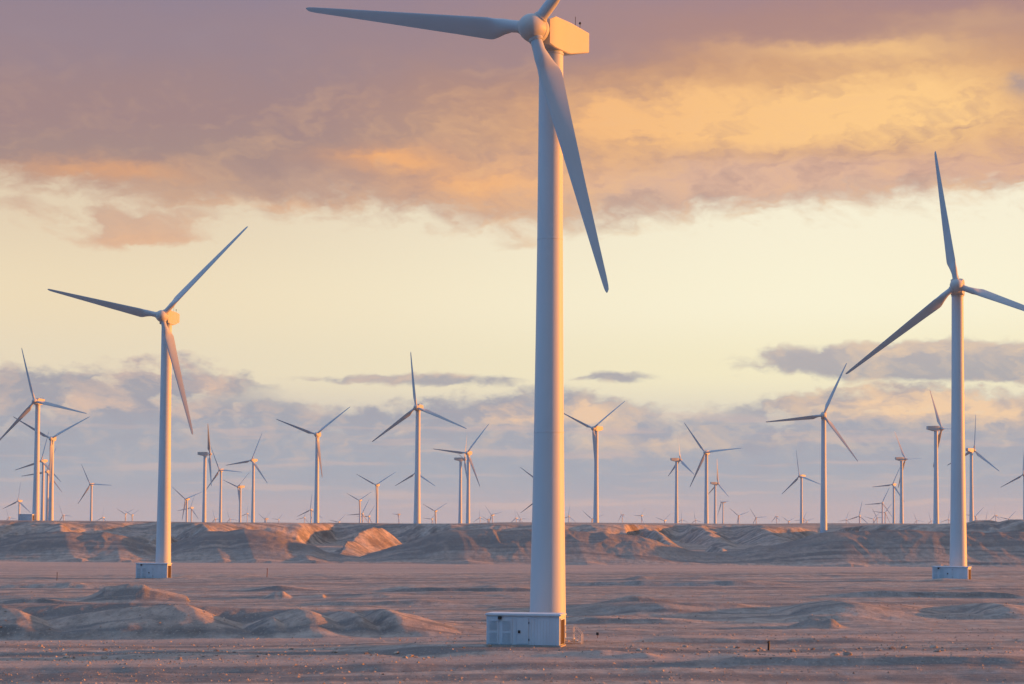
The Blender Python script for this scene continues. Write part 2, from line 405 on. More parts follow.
def link(o, parent=None):
    C.objects.link(o)
    if parent is not None: o.parent = parent
    return o
def obj(name, bm, m, parent=None, smooth_angle=None, loc=None):
    me = bpy.data.meshes.new(name); bmesh.ops.recalc_face_normals(bm, faces=bm.faces[:]); bm.to_mesh(me); bm.free()
    for x in (m if isinstance(m, (list, tuple)) else [m]): me.materials.append(x)
    if smooth_angle is not None:
        me.shade_smooth()
        try: me.set_sharp_from_angle(angle=R(smooth_angle))
        except Exception: pass
    o = link(bpy.data.objects.new(name, me), parent)
    if loc: o.location = loc
    return o
def empty(name, loc, rz, label, cat, group=None):
    o = bpy.data.objects.new(name, None); o.empty_display_size = .5; C.objects.link(o)
    o.location = loc; o.rotation_euler = (0, 0, rz); tag(o, label, cat, group); return o
def tag(o, label, cat, group=None):
    o['label'] = label; o['category'] = cat
    if group: o['group'] = group
def copy_tree(o, parent=None):
    c = o.copy(); C.objects.link(c); c.parent = parent
    for ch in list(o.children): copy_tree(ch, c)
    return c
def box(bm, x0, x1, y0, y1, z0, z1, bev=0.0):
    r = bmesh.ops.create_cube(bm, size=1)
    for v in r['verts']:
        v.co = Vector(((x0 + x1) / 2 + v.co.x * (x1 - x0), (y0 + y1) / 2 + v.co.y * (y1 - y0), (z0 + z1) / 2 + v.co.z * (z1 - z0)))
    if bev:
        es = list({e for v in r['verts'] for e in v.link_edges})
        bmesh.ops.bevel(bm, geom=es, offset=bev, segments=2, affect='EDGES', profile=.6)
def loft(bm, rings, cap=True):
    vs = [[bm.verts.new(p) for p in r] for r in rings]; n = len(rings[0])
    for a, b in zip(vs, vs[1:]):
        for i in range(n): bm.faces.new((a[i], a[(i + 1) % n], b[(i + 1) % n], b[i]))
    if cap:
        bm.faces.new(vs[0][::-1]); bm.faces.new(vs[-1])
def lathe(bm, prof, n=40, axis='Z'):
    rings = []
    for r, z in prof:
        r = max(r, 1e-3); ring = []
        for i in range(n):
            a = 2 * math.pi * i / n; p = (r * math.cos(a), r * math.sin(a), z)
            ring.append(p if axis == 'Z' else (p[0], p[2], p[1]))
        rings.append(ring)
    loft(bm, rings)
def tube(bm, pts, r, n=8):
    pts = [Vector(p) for p in pts]; rings = []
    for i, p in enumerate(pts):
        d = ((pts[min(i + 1, len(pts) - 1)] - pts[max(i - 1, 0)])).normalized()
        a = d.orthogonal().normalized() if abs(d.z) > .9 else d.cross(Vector((0, 0, 1))).normalized()
        b = d.cross(a)
        rings.append([p + (a * math.cos(2 * math.pi * k / n) + b * math.sin(2 * math.pi * k / n)) * r for k in range(n)])
    loft(bm, rings)

# ------------------------------------------------------------------ terrain
def hash2(ix, iy, seed):
    h = (ix.astype(np.int64) * 374761393 + iy.astype(np.int64) * 668265263 + seed * 974634541) & 0xffffffff
    h = ((h ^ (h >> 13)) * 1274126177) & 0xffffffff
    h = ((h ^ (h >> 16)) * 2246822519) & 0xffffffff
    return ((h ^ (h >> 15)) & 0xffffff) / float(0xffffff)
def vn(x, y, seed=0):
    ix = np.floor(x); iy = np.floor(y); fx = x - ix; fy = y - iy
    fx = fx * fx * fx * (fx * (fx * 6 - 15) + 10); fy = fy * fy * fy * (fy * (fy * 6 - 15) + 10)
    a = hash2(ix, iy, seed); b = hash2(ix + 1, iy, seed); c = hash2(ix, iy + 1, seed); d = hash2(ix + 1, iy + 1, seed)
    return (a + (b - a) * fx + (c - a) * fy + (a - b - c + d) * fx * fy) * 2 - 1
def fbm(x, y, o=4, seed=0, g=.5):
    s = 0; a = 1; t = 0
    for i in range(o):
        s = s + a * vn(x, y, seed + i * 7); t += a; a *= g; x, y = x * 1.93 + 5.2 + .35 * y, y * 1.93 - 3.1 - .35 * x
    return s / t
def ss(x, a=0., b=1.):
    t = np.clip((x - a) / (b - a), 0, 1); return t * t * (3 - 2 * t)
def hor(P): return 523 + (P - 512) * 0.007
def crest_z(P, pts, D):
    """crest height above datum of a ridge at distance D whose skyline follows pts (azimuth column, sight line row)"""
    y = np.interp(P, [p[0] for p in pts], [p[1] for p in pts])
    return 10 - (y - hor(P)) * D / F_PX
RIDGE = [(-900, 545), (-600, 538), (-300, 534), (-130, 541), (-60, 534), (-20, 538), (0, 541), (12, 537), (25, 534), (60, 532.3), (105, 532.6), (125, 537), (140, 542), (152, 547), (162, 549), (172, 545), (185, 538), (200, 533), (230, 531), (262, 531), (280, 535), (300, 542), (320, 548.5), (335, 553), (362, 557), (380, 552), (400, 545), (420, 539), (440, 533.5), (455, 530.5), (480, 529.5), (540, 530), (600, 532), (635, 536), (648, 538), (660, 543), (685, 550), (705, 553), (735, 550.5), (760, 546), (790, 542.5), (810, 538.5), (830, 534), (848, 530.5), (900, 530), (950, 531.5), (1024, 532.5), (1200, 534), (1400, 545), (1600, 536), (1900, 540)]
DUNE = [(-400, 640), (-250, 612), (-100, 614), (0, 607), (60, 606), (110, 605), (165, 604), (205, 605.5), (250, 608.5), (300, 611), (345, 612), (362, 613), (376, 618), (382, 620), (388, 613.5), (404, 614.5), (436, 623), (462, 627), (487, 630), (515, 634), (560, 640)]
DUNE2 = [(700, 640), (765, 622), (790, 614), (815, 608), (840, 604.5), (862, 603), (885, 603.5), (905, 605.5), (925, 609), (950, 615), (968, 616), (985, 611), (1000, 606), (1040, 602.5), (1100, 608), (1220, 640)]
MIDH = [(500, 640), (540, 612), (585, 607), (640, 604.5), (690, 602.5), (740, 604), (770, 609), (800, 640)]
MOUND = [(60, 640), (80, 601), (98, 593), (108, 587), (120, 586), (132, 584), (146, 584.5), (152, 588), (168, 591), (188, 596), (205, 640)]
MOUND2 = [(258, 640), (266, 596), (275, 591.5), (284, 591), (292, 596), (310, 595), (325, 594), (340, 640)]
BERM = [(690, 640), (760, 583), (800, 581), (840, 580.5), (880, 579), (915, 580.5), (945, 577.8), (965, 578.5), (985, 580), (1024, 580.5), (1100, 583), (1200, 640)]
EDGE_D = [(-2000, 650), (-400, 640), (0, 625), (60, 635), (150, 650), (200, 640), (300, 680), (335, 740), (400, 730), (450, 680), (628, 690), (648, 765), (680, 790), (740, 800), (790, 805), (815, 835), (840, 815), (860, 720), (900, 680), (960, 655), (1060, 640), (1500, 620), (3000, 650)]
EDGE_Z = [(-2000, 9.3), (0, 9.45), (200, 9.5), (400, 9.55), (512, 9.7), (640, 9.75), (750, 9.9), (800, 9.2), (823, 6.0), (845, 9.0), (870, 10.3), (940, 10.7), (965, 11.0), (975, 12.0), (990, 12.1), (999, 11.5), (1010, 12.4), (1022, 12.3), (1040, 11.2), (1500, 10.5), (3000, 10)]
SPURS = [(638, 30, 22, 680, 760, 9.5), (648, 18, 24, 600, 690, 8.0), (692, 22, 34, 650, 790, 9.6), (752, 30, 40, 640, 790, 9.2), (58, 50, 26, 575, 610, 9.3), (205, 24, 30, 560, 600, 8.4)]
def spur(P, D, p0, wl, wr, d0, d1, z):
    """a ridge running away from the viewer, gentle on one flank"""
    if wl < 0: return np.full_like(P, -50.)
    c = p0 + (d1 - D) * .28 + 3 * fbm(D / 14, D * 0 + p0, 3, 230)
    lat = np.where(P < c, (P - c) / wl, (P - c) / wr)
    prof = np.exp(-np.abs(lat) ** 1.5 * 1.2)
    return z * prof * ss(D, d0 - 40, d1) - 30 * (1 - ss(prof, 0, .05))
TUR = np.array([(t[1], t[2], t[3]) for t in TURBINES])
FAR = TUR[TUR[:, 1] > 600]
def saw(P, pts):
    """0..1, steep on the left of each mark and easing off to the right"""
    o = np.zeros_like(P)
    for p0, wl, wr in pts:
        o = np.maximum(o, np.where(P < p0, ss((P - p0) / wl + 1), 1 - ss((P - p0) / wr)))
    return o
def height(x, y, want=False):
    r = np.hypot(x, y)
    yy = np.maximum(y, np.abs(x) * .6 + 1.)
    P = np.clip(512 + F_PX * x / yy, -2600, 3600); D = np.where(y > np.abs(x) * .6, y, r)
    ahead = ss(y, 20, 60); spoil = np.zeros_like(x); graded = 0
    nA = fbm(x / 38, y / 38, 4, 1); nB = fbm(x / 9, y / 11, 4, 20); nC = fbm(x / 2.4, y / 2.8, 3, 40)
    Pw = P + 7 * fbm(x / 16, y / 16, 3, 70) * np.minimum(1, 400 / D) ** .2
    tilt = np.clip(.0119 * (x - 3), -1.8, 1.8) * ss(D, 520, 380) + .45 * ss(D, 520, 380) - .3
    hum = np.maximum(nB, -.2) * (.5 + .5 * fbm(x / 60, y / 25, 2, 90))
    z = tilt + nA * .28 + hum * .42 + nC * .035 - .12
    # keep vehicle tracks and the gravel flat smooth
    flat = ss(D, 455, 470) * ss(D, 505, 490) + .75 * ss(D, 395, 410) * ss(D, 505, 480) + .8 * ss(np.abs(D - 172 - .02 * x + 2 * nA), 5, 2) + .8 * ss(np.abs(D - 146 - .03 * x), 5, 2)
    z = z + (tilt + .02 * nB - z) * np.clip(flat, 0, 1) * .85
    for d0, sl in ((172, .02), (146, .03), (440, .01)):
        for o_ in (-1.0, 1.0):
            z = z - .09 * np.exp(-((D - d0 - sl * x + 2 * nA * (d0 == 172) + o_ * d0 / 160) / (.30 * d0 / 160)) ** 2) * ss(fbm(x / 25, y / 25, 2, 260), -.5, .1)
    graded = np.clip(flat, 0, 1)
    # trough and low rim in the foreground
    z = z - .55 * np.exp(-((D - 137 - nA * 3 + .02 * x) / 2.6) ** 2) * (1 - .5 * ss(P, 560, 760)) + .25 * np.exp(-((D - 131) / 2.5) ** 2)
    def ridge(pts, D0, front, back, amp, seed, spurs=None, sp=0, gul=1.0, mark=False):
        nonlocal z, spoil
        zc = crest_z(Pw, pts, D0)
        w = front
        if spurs is not None: w = front - sp * (1 - saw(Pw, spurs))
        s = (D - (D0 - w)) / w
        prof = np.where(D < D0, ss(s) * .5 + .5 * np.clip(s, 0, 1) ** 1.5, 1 - ss((D - D0) / back))
        er = (np.abs(fbm(x / (7 * gul), y / (16 * gul), 4, seed)) * 2 - .5) * amp * prof * (1 - .55 * ss(prof, .7, 1.))
        if mark: spoil = np.maximum(spoil, mark * prof * ss(zc - z, .1, 1.2 if D0 < 400 else 2.))
        z = np.maximum(z, z + np.maximum(zc - z, 0) * prof - er * np.clip(zc - z, 0, 1.5))
    ridge(MOUND, 268, 8, 14, .22, 131, None, 0, .5, .5)
    ridge(MOUND2, 276, 4, 8, .12, 137, None, 0, .4)
    ridge(BERM, 334, 3.5, 5, .08, 139, None, 0, .4)
    ridge(MIDH, 226, 9, 20, .12, 151, None, 0, .5, .6)
    ridge(DUNE2, 215, 11, 24, .12, 141, [(848, 40, 75), (905, 25, 45), (1000, 12, 60)], 3.0, .6)
    ridge(DUNE, 190, 9, 18, .22, 101, None, 0, .6, .7)
    base0 = np.minimum(z, tilt + .3)
    wig = 9 * fbm(x / 5, y / 3.2, 4, 105) +  0 * fbm(x / 6, y / 4, 3, 105)
    def lobe(p0, wl, wr, d0, dd, k, line=DUNE, dref=189):
        nonlocal z
        c = p0 + wig + (d0 - D) * 2.2
        top = crest_z(np.full_like(P, float(p0 + wr * .2)), line, dref) * k
        lat = np.where(P < c, (c - P) / wl, (P - c) / wr)
        s_ = np.clip(1.04 - lat, 0, 1); s_ = np.minimum(s_ * 1.04, 1) ** np.where(P < c, .8, 1.0)
        f_ = np.clip(np.where(D < d0, 1.1 - (d0 - D + wig * .12) / dd * .9, 1.1 - (D - d0) / dd * .5), 0, 1); f_ = f_ * (1.6 - .6 * f_)
        cand = base0 + np.maximum(top - base0, 0) * s_ * f_ - .35 * (s_ * f_ <= 0)
        z = .5 * (z + cand + np.sqrt((z - cand) ** 2 + .02)) - .07 * np.exp(-np.abs(z - cand) * 4)
    for a in ((14, 90, 50, 185, 7, .9), (186, 160, 66, 185, 7.5, 1.12), (274, 30, 24, 180.5, 3.2, .75), (302, 55, 46, 184.5, 7.5, 1.14), (350, 34, 30, 184.5, 7.0, 1.12), (387, 24, 60, 185, 8, 1.35), (846, 60, 74, 213, 9, 1.12, DUNE2, 215), (905, 30, 40, 212, 6, .95, DUNE2, 215), (996, 24, 60, 213, 8, 1.1, DUNE2, 215), (660, 60, 50, 224, 8, 1.1, MIDH, 226)): lobe(*a)
    z = z + .9 * np.exp(-((P - 812) / 16) ** 2 - ((D - 190) / 2.2) ** 2) * (1 + .5 * nC) + .7 * np.exp(-((P - 832) / 9) ** 2 - ((D - 189) / 1.6) ** 2)
    z = z + .55 * np.exp(-((P - 640) / 14) ** 2 - ((D - 351) / 4) ** 2) + .4 * np.exp(-((P - 700) / 20) ** 2 - ((D - 351) / 3) ** 2)
    # little cut banks, steep towards the viewer
    for p0, p1, dc, h in ((555, 715, 199.5, .42), (590, 700, 236, .5), (770, 895, 199, .4), (925, 1060, 204, .3), (255, 500, 178.5, .25), (-40, 180, 178.5, .3), (-20, 110, 262, .4), (300, 470, 247, .4), (240, 330, 300, .5), (380, 560, 290, .45), (560, 800, 318, .5), (820, 1060, 262, .45), (-60, 140, 325, .5), (640, 900, 165, .25), (100, 420, 151, .22), (700, 1060, 140, .3)):
        dd = D - dc - 2.2 * nA * dc / 200 - 1.0 * nB
        z = z + 1.35 * h * ss(dd, -.5, .35) * np.exp(-np.maximum(dd, 0) / (dc / 22)) * ss(P, p0, p0 + 45) * ss(P, p1, p1 - 60) * (1 + .5 * nB)
    # spoil banks beside the kiosk
    z = z + .45 * np.exp(-((P - 606) / 30) ** 2 - ((D - 150) / 1.8) ** 2) * (1 + .6 * nC) + .35 * np.exp(-((P - 645) / 14) ** 2 - ((D - 147) / 1.4) ** 2) * (1 + nC)
    for px, py_, zp, rx, ry in ((2.0, 158.5, .36, 9, 6),):
        wgt = ss(1.6 - np.hypot((x - px) / rx, (y - py_) / ry), 0, .6); z = z + (zp + .04 * nB - z) * wgt
    # the eroded bluff: floor, front ridge, gully spurs, plateau
    floor = 2.2 * ss(D, 520, 610) + 1.5 * ss(D, 600, 800) + nA * .8 * ss(D, 520, 560)
    z = np.where(D > 505, np.maximum(z, floor - .3), z)
    ridge(RIDGE, 531, 33, 24, .6, 171, None, 0, 1.0, 1.0)
    for p0, wl, wr, kk in ((66, 26, 16, .95), (112, 20, 22, .9), (214, 20, 15, .97), (246, 16, 40, 1.0), (300, 20, 24, .75), (458, 40, 26, .95), (575, 50, 22, .9), (842, 60, 20, .95), (930, 50, 22, .93)):
        c = p0 + (531 - D) * .35 + 5 * fbm(x / 9, y / 14, 3, 240)
        lat = np.where(P < c, (c - P) / wl, (P - c) / wr); q = np.clip(1 - lat, 0, 1)
        tp = crest_z(np.full_like(P, float(p0)), RIDGE, 531) * kk * ss(D, 500, 533) * (1 - ss(D, 533, 550))
        z = np.where((D > 496) & (D < 552), np.maximum(z, (z * (1 - q) + (tp + .5) * q)), z)
    for p0, wl, wr, d0, d1, zz, k_ in ((373, 12, 33, 556, 604, 8.3, -.8), (352, 9, 24, 545, 566, 4.6, -.5), (160, 10, 30, 556, 590, 6.6, -.5), (716, 12, 26, 566, 590, 3.6, .3)):
        c = p0 + (d1 - D) * k_ + 3 * fbm(D / 9, D * 0 + p0, 3, 211)
        lat = np.where(Pw < c, (c - Pw) / wl, (Pw - c) / wr); q = np.clip(1 - lat, -.3, 1)
        pr = zz * q * ss(D, d0 - 12, d1) * (1 - ss(D, d1 + 6, d1 + 34)) + fbm(x / 4, y / 7, 3, 210) * .5 * np.clip(q, 0, 1)
        z = np.where((D > 505) & (D < 680), np.maximum(z, pr), z)
    for s_ in SPURS: z = np.where(D > 560, np.maximum(z, spur(Pw, D, *s_) + fbm(x / 8, y / 20, 3, 220) * .7), z)
    de = np.interp(Pw, [p[0] for p in EDGE_D], [p[1] for p in EDGE_D]) + 14 * fbm(x / 22, y / 60, 4, 180)
    ze = np.interp(P, [p[0] for p in EDGE_Z], [p[1] for p in EDGE_Z])
    num = 0; den = 0
    for tx, ty, tz in FAR:
        w = 1. / (((x - tx) ** 2 + (y - ty) ** 2) + 60.) ** 2; num = num + w * tz; den = den + w
    zt = num / den
    k = ss(D - de, 15, 190)
    top = ze * (1 - k) + np.minimum(zt, 11.5) * k + fbm(x / 30, y / 30, 3, 190) * .22 * (1 - k)
    rise = ss((D - (de - 46)) / 46)
    er = (np.abs(fbm(x / 10, y / 26, 4, 195)) * 2 - .4) * 1.7 * rise * (1 - rise) * 3
    z = np.where(D > 540, z + np.maximum(top - z, -40 * (k > .2)) * rise - er, z)
    spoil = spoil * (1 - rise * (D > 565))
    zb = nA * .8 + hum * .5
    z = zb + (z - zb) * ahead
    return (z, spoil, graded * ahead) if want else z
def axis_angles():
    a = list(np.arange(-16.2, 16.21, .036)); o = []
    s = .06; t = 16.2
    while t < 26: t += s; o.append(t); s *= 1.03
    s = .5
    while t < 179.: t += s; o.append(min(t, 180.)); s = min(s * 1.15, 5)
    o = [v for v in o if v < 179.9]
    return np.radians(np.array([-v for v in o[::-1]] + a + o + [180.]))
def radii():
    r = list(np.geomspace(3, 112, 30))
    r += list(np.arange(112.5, 300, .5)) + list(np.arange(300, 490, 1.1)) + list(np.arange(490, 620, .6)) + list(np.arange(620, 880, 1.6))
    r += list(np.geomspace(885, 9000, 90)); return np.array(r)
def build_ground():
    A = axis_angles(); Rr = radii(); na, nr = len(A), len(Rr)
    AA, RR = np.meshgrid(A, Rr); x = (RR * np.sin(AA)).ravel(); y = (RR * np.cos(AA)).ravel()
    z, spo, grd = height(x, y, True)
    co = np.stack([x, y, z], 1); co = np.vstack([co, [[0, 0, float(z[:na].mean())]]])
    i, j = np.meshgrid(np.arange(nr - 1), np.arange(na), indexing='ij'); jn = (j + 1) % na
    q = np.stack([i * na + j, (i + 1) * na + j, (i + 1) * na + jn, i * na + jn], -1).reshape(-1, 4)[:, ::-1]
    me = bpy.data.meshes.new('ground'); nq = len(q); c = len(co) - 1
    jj = np.arange(na); tri = np.stack([np.full(na, c), (jj + 1) % na, jj], 1)
    me.vertices.add(len(co)); me.vertices.foreach_set('co', co.ravel())
    me.loops.add(nq * 4 + na * 3); me.loops.foreach_set('vertex_index', np.concatenate([q.ravel(), tri.ravel()]).astype(np.int32))
    me.polygons.add(nq + na)
    me.polygons.foreach_set('loop_start', np.concatenate([np.arange(nq) * 4, nq * 4 + np.arange(na) * 3]).astype(np.int32))
    me.update(calc_edges=True); me.validate()
    me.shade_smooth()
    at = me.attributes.new('spoil', 'FLOAT', 'POINT'); at.data.foreach_set('value', np.append(spo, 0).astype(np.float32))
    at = me.attributes.new('graded', 'FLOAT', 'POINT'); at.data.foreach_set('value', np.append(grd, 0).astype(np.float32))
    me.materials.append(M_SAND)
    o = link(bpy.data.objects.new('ground', me)); o['kind'] = 'structure'
    return o
def gz(x, y): return float(height(np.array([float(x)]), np.array([float(y)]))[0])

def sand():
    m, t, b = mat('desert_sand')
    L = t.links.new
    geo = nd(t, 'ShaderNodeNewGeometry')
    def nz(scale, det=5, rough=.55, st=(1, 1, 1)):
        mp = nd(t, 'ShaderNodeMapping'); mp.inputs['Scale'].default_value = st; L(geo.outputs['Position'], mp.inputs[0])
        n = nd(t, 'ShaderNodeTexNoise'); n.inputs['Scale'].default_value = scale; n.inputs['Detail'].default_value = det; n.inputs['Roughness'].default_value = rough
        L(mp.outputs[0], n.inputs['Vector']); return n.outputs[0]
    def mr(x, a, c, lo=0, hi=1):
        n = nd(t, 'ShaderNodeMapRange'); L(x, n.inputs[0]); n.inputs[1].default_value = a; n.inputs[2].default_value = c; n.inputs[3].default_value = lo; n.inputs[4].default_value = hi; return n.outputs[0]
    def mx(f, a, c, mode='MIX'):
        n = nd(t, 'ShaderNodeMix', data_type='RGBA', blend_type=mode); n.clamp_factor = True
        if isinstance(f, float): n.inputs[0].default_value = f
        else: L(f, n.inputs[0])
        for i, v in ((6, a), (7, c)):
            if isinstance(v, tuple): n.inputs[i].default_value = v + (1,)
            else: L(v, n.inputs[i])
        return n.outputs[2]
    def mul(a, c):
        n = nd(t, 'ShaderNodeMath', operation='MULTIPLY'); L(a, n.inputs[0])
        if isinstance(c, float): n.inputs[1].default_value = c
        else: L(c, n.inputs[1])
        return n.outputs[0]
    c = mx(mr(nz(.02, 4, .5, (1, 2.2, 1)), .38, .62), (.41, .365, .325), (.285, .275, .265))
    c = mx(mr(nz(.05, 5, .6, (.35, 3, 1)), .45, .68, 0, .65), c, (.16, .145, .138))
    c = mx(mr(nz(.16, 4, .55, (.05, 1, 1)), .46, .55, 0, .85), c, (.155, .152, .155))  # bluish grey streaks: shadow bands painted into the sand colour
    c = mx(mr(nz(.23, 3, .55, (.05, 1, 1)), .51, .58, 0, .7), c, (.48, .385, .325))
    c = mx(mr(nz(.09, 4, .6, (.3, 2.4, 1)), .55, .72, 0, .6), c, (.44, .345, .29))
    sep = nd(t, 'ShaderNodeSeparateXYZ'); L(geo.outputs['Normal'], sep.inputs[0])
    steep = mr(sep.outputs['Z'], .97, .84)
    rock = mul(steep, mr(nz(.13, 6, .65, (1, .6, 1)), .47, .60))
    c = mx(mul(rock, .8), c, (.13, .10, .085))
    c = mx(mr(nz(.75, 4, .65, (1, .55, 1)), .40, .62, 0, .55), c, (.16, .145, .138))
    c = mx(mr(nz(.33, 4, .6, (1, .5, 1)), .52, .70, 0, .5), c, (.44, .345, .29))
    af = nd(t, 'ShaderNodeAttribute'); af.attribute_name = 'graded'
    c = mx(mul(mul(af.outputs['Fac'], mr(nz(.3, 4, .6, (.15, 1, 1)), .3, .55, .5, 1.)), .75), c, (.44, .345, .30))
    at = nd(t, 'ShaderNodeAttribute'); at.attribute_name = 'spoil'
    c = mx(mul(mul(at.outputs['Fac'], mr(nz(.11, 5, .6), .3, .6, .55, 1.)), .85), c, (.165, .15, .148))
    sp = mr(nz(2.6, 3, .7), .56, .68, 0, .7); c = mx(sp, c, (.17, .14, .125))
    sp = mr(nz(3.9, 3, .7), .58, .70, 0, .6); c = mx(sp, c, (.50, .42, .36))
    L(c, b.inputs['Base Color']); b.inputs['Roughness'].default_value = .95; b.inputs['Specular IOR Level'].default_value = .1
    h1 = nd(t, 'ShaderNodeBump'); h1.inputs['Strength'].default_value = .8; h1.inputs['Distance'].default_value = .22; L(nz(1.9, 8, .80), h1.inputs['Height'])
    h2 = nd(t, 'ShaderNodeBump'); h2.inputs['Strength'].default_value = .5; h2.inputs['Distance'].default_value = .5; L(nz(.35, 5, .6, (1, .6, 1)), h2.inputs['Height'])
    L(h2.outputs[0], h1.inputs['Normal']); L(h1.outputs[0], b.inputs['Normal'])
    return m
M_SAND = sand()
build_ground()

# ------------------------------------------------------------------ wind turbines
HUB_H, ROT_R, OVER = 50.0, 24.0, 3.2
def tower_bm(n=48):
    bm = bmesh.new()
    P = [(1.52, -.6), (1.52, 0), (1.43, 5), (1.32, 11), (1.235, 16.94), (1.25, 16.95), (1.25, 17.07), (1.235, 17.08), (1.14, 25), (1.065, 32.94), (1.08, 32.95), (1.08, 33.06), (1.065, 33.07), (1.03, 41), (1.0, 48.5), (1.0, 48.7)]
    lathe(bm, P, n); return bm
def blade_bm(ns=30, n=20, feather=0):
    bm = bmesh.new(); rings = []
    ks = np.sort(np.concatenate([np.linspace(0, 1, ns - 8) ** 1.25, np.linspace(.10, .17, 6), [.975, .99]]))
    for k in ks:
        r = .85 + (ROT_R - .85) * k
        c = np.interp(r, [.85, 2.0, 4.3, 8, 14, 20, 23.2, 23.75, 24.0], [1.0, 1.0, 2.0, 1.62, 1.12, .68, .46, .34, .1])
        th = np.interp(r, [.85, 2.0, 4.3, 8, 14, 23.5], [1.0, .98, .36, .24, .19, .15])
        blend = float(ss(np.array((r - 1.7) / 2.4)))
        tw = R(float(np.interp(r, [.85, 4.3, 12, 23.5], [44, 40, 31, 25])) + feather)
        bend = .5 * (r / ROT_R) ** 2
        ring = []
        for i in range(n):
            a = 2 * math.pi * i / n
            u = (1 - math.cos(a)) / 2          # 0 leading .. 1 trailing
            t = 2.6 * th * (.2969 * math.sqrt(u) - .126 * u - .3516 * u * u + .2843 * u ** 3 - .1036 * u ** 4) / .52 * .5 * 2
            ax = (.30 - u) * c; ay = (1 if math.sin(a) >= 0 else -1) * t * c * .5
            cx = math.cos(a) * c / 2; cy = math.sin(a) * c / 2
            X = cx + (ax - cx) * blend; Y = cy + (ay - cy) * blend
            Xr = X * math.cos(tw) - Y * math.sin(tw) * -1; Yr = -X * math.sin(tw) + Y * math.cos(tw)
            ring.append((Xr, Yr + bend * .5, r))
        rings.append(ring)
    loft(bm, rings); return bm
def nacelle_bm():
    bm = bmesh.new(); rings = []
    for y, w, z0, z1, ch in ((-1.85, .78, -1.0, .80, .12), (-1.82, .86, -1.2, .95, .10), (-1.2, 1.08, -1.42, 1.26, .08), (1.0, 1.1, -1.44, 1.28, .07), (1.6, 1.1, -1.36, 1.28, .07), (4.88, 1.02, -.56, 1.18, .07), (4.94, .96, -.5, 1.12, .07)):
        rings.append([(-w + ch, y, z0), (w - ch, y, z0), (w, y, z0 + ch), (w, y, z1 - ch), (w - ch, y, z1), (-w + ch, y, z1), (-w, y, z1 - ch), (-w, y, z0 + ch)])
    loft(bm, rings); return bm
def hub_bm():
    bm = bmesh.new()
    lathe(bm, [(0, -1.42), (.28, -1.38), (.55, -1.24), (.80, -1.02), (1.0, -.7), (1.12, -.3), (1.16, .1), (1.165, .28), (1.135, .30), (1.135, .33), (1.165, .35), (1.15, .55), (1.08, .88), (.98, .93), (.72, .95)], 36, 'Y'); return bm
def blade_root_bm():
    bm = bmesh.new(); lathe(bm, [(.60, .98), (.60, 1.16), (.56, 1.2), (.56, 1.26)], 28); return bm
ME = {}
def mesh_once(key, bmf, m, sm):
    if key not in ME:
        o = obj(key, bmf(), m, None, sm); ME[key] = o.data; bpy.data.objects.remove(o)
    return ME[key]
def part(name, me, parent, mtx=None):
    o = link(bpy.data.objects.new(name, me), parent)
    if mtx is not None: o.matrix_local = mtx
    return o
def wind_turbine(loc, psi, phi, label, near, parked):
    t = empty('wind_turbine', loc, R(psi), label, 'wind turbine', 'wind turbines across the desert plain')
    part('tower', mesh_once('tower', tower_bm, M_WHITE, 40), t)
    nac = part('nacelle', mesh_once('nacelle', nacelle_bm, M_NAC, 30), t, Matrix.Translation((0, 0, HUB_H + .08)))
    H = Matrix.Translation((0, -OVER, HUB_H)) @ Matrix.Rotation(-R(4), 4, 'X')
    hb = part('hub', mesh_once('hub', hub_bm, M_NAC, 40), t, H @ Matrix.Rotation(R(phi), 4, 'Y'))
    for k in range(3):
        Q = H @ Matrix.Rotation(R(phi + 120 * k), 4, 'Y')
        b = part('blade', mesh_once('feathered_blade', lambda: blade_bm(feather=48), M_BLADE, 60) if parked else mesh_once('blade', blade_bm, M_BLADE, 60), t, Q)
        if near == 'main': b.scale = (1, 1, .982)
        if near: part('root_collar', mesh_once('root_collar', blade_root_bm, M_NAC, 40), b)
    if near:
        bm = bmesh.new(); lathe(bm, [(.80, -2.1), (.86, -2.08), (.86, -1.84), (.80, -1.82)], 32, 'Y'); obj('bearing_ring', bm, M_DARK, nac, 40)
        def mast(x, y, h, top):
            bm = bmesh.new(); tube(bm, [(x, y, 1.2), (x, y, 1.25 + h)], .025)
            if top: lathe(bm, [(.02, 1.25 + h - .02), (.10, 1.25 + h), (.11, 1.3 + h), (.06, 1.42 + h), (.01, 1.44 + h)], 12); bmesh.ops.translate(bm, verts=bm.verts[-60:], vec=(x, y, 0))
            return bm
        obj('wind_sensor', mast(-.55, 3.9, .55, True), M_DARK, nac, 40)
        obj('wind_sensor', mast(.55, 4.1, .55, True), M_DARK, nac, 40)
        obj('lightning_rod', mast(0, 4.3, 1.3, False), M_DARK, nac, 40)
        bm = bmesh.new(); box(bm, -.6, .6, -.3, .9, 1.38, 1.47, .02); obj('roof_hatch', bm, M_NAC, nac)
        bm = bmesh.new(); lathe(bm, [(1.01, 48.38), (1.04, 48.40), (1.04, 48.55), (1.01, 48.57)], 40); obj('yaw_ring', bm, M_LOUV, t, 40)
    return t
NEAR = ('main', 'two', 'three', 'A', 'AD', 'BK')
for key, x, y, z, psi, phi, label in TURBINES:
    wind_turbine((x, y, z), psi, phi, label, key if key in NEAR else None, key in ('K', 'AZ', 'BQ', 'BR'))

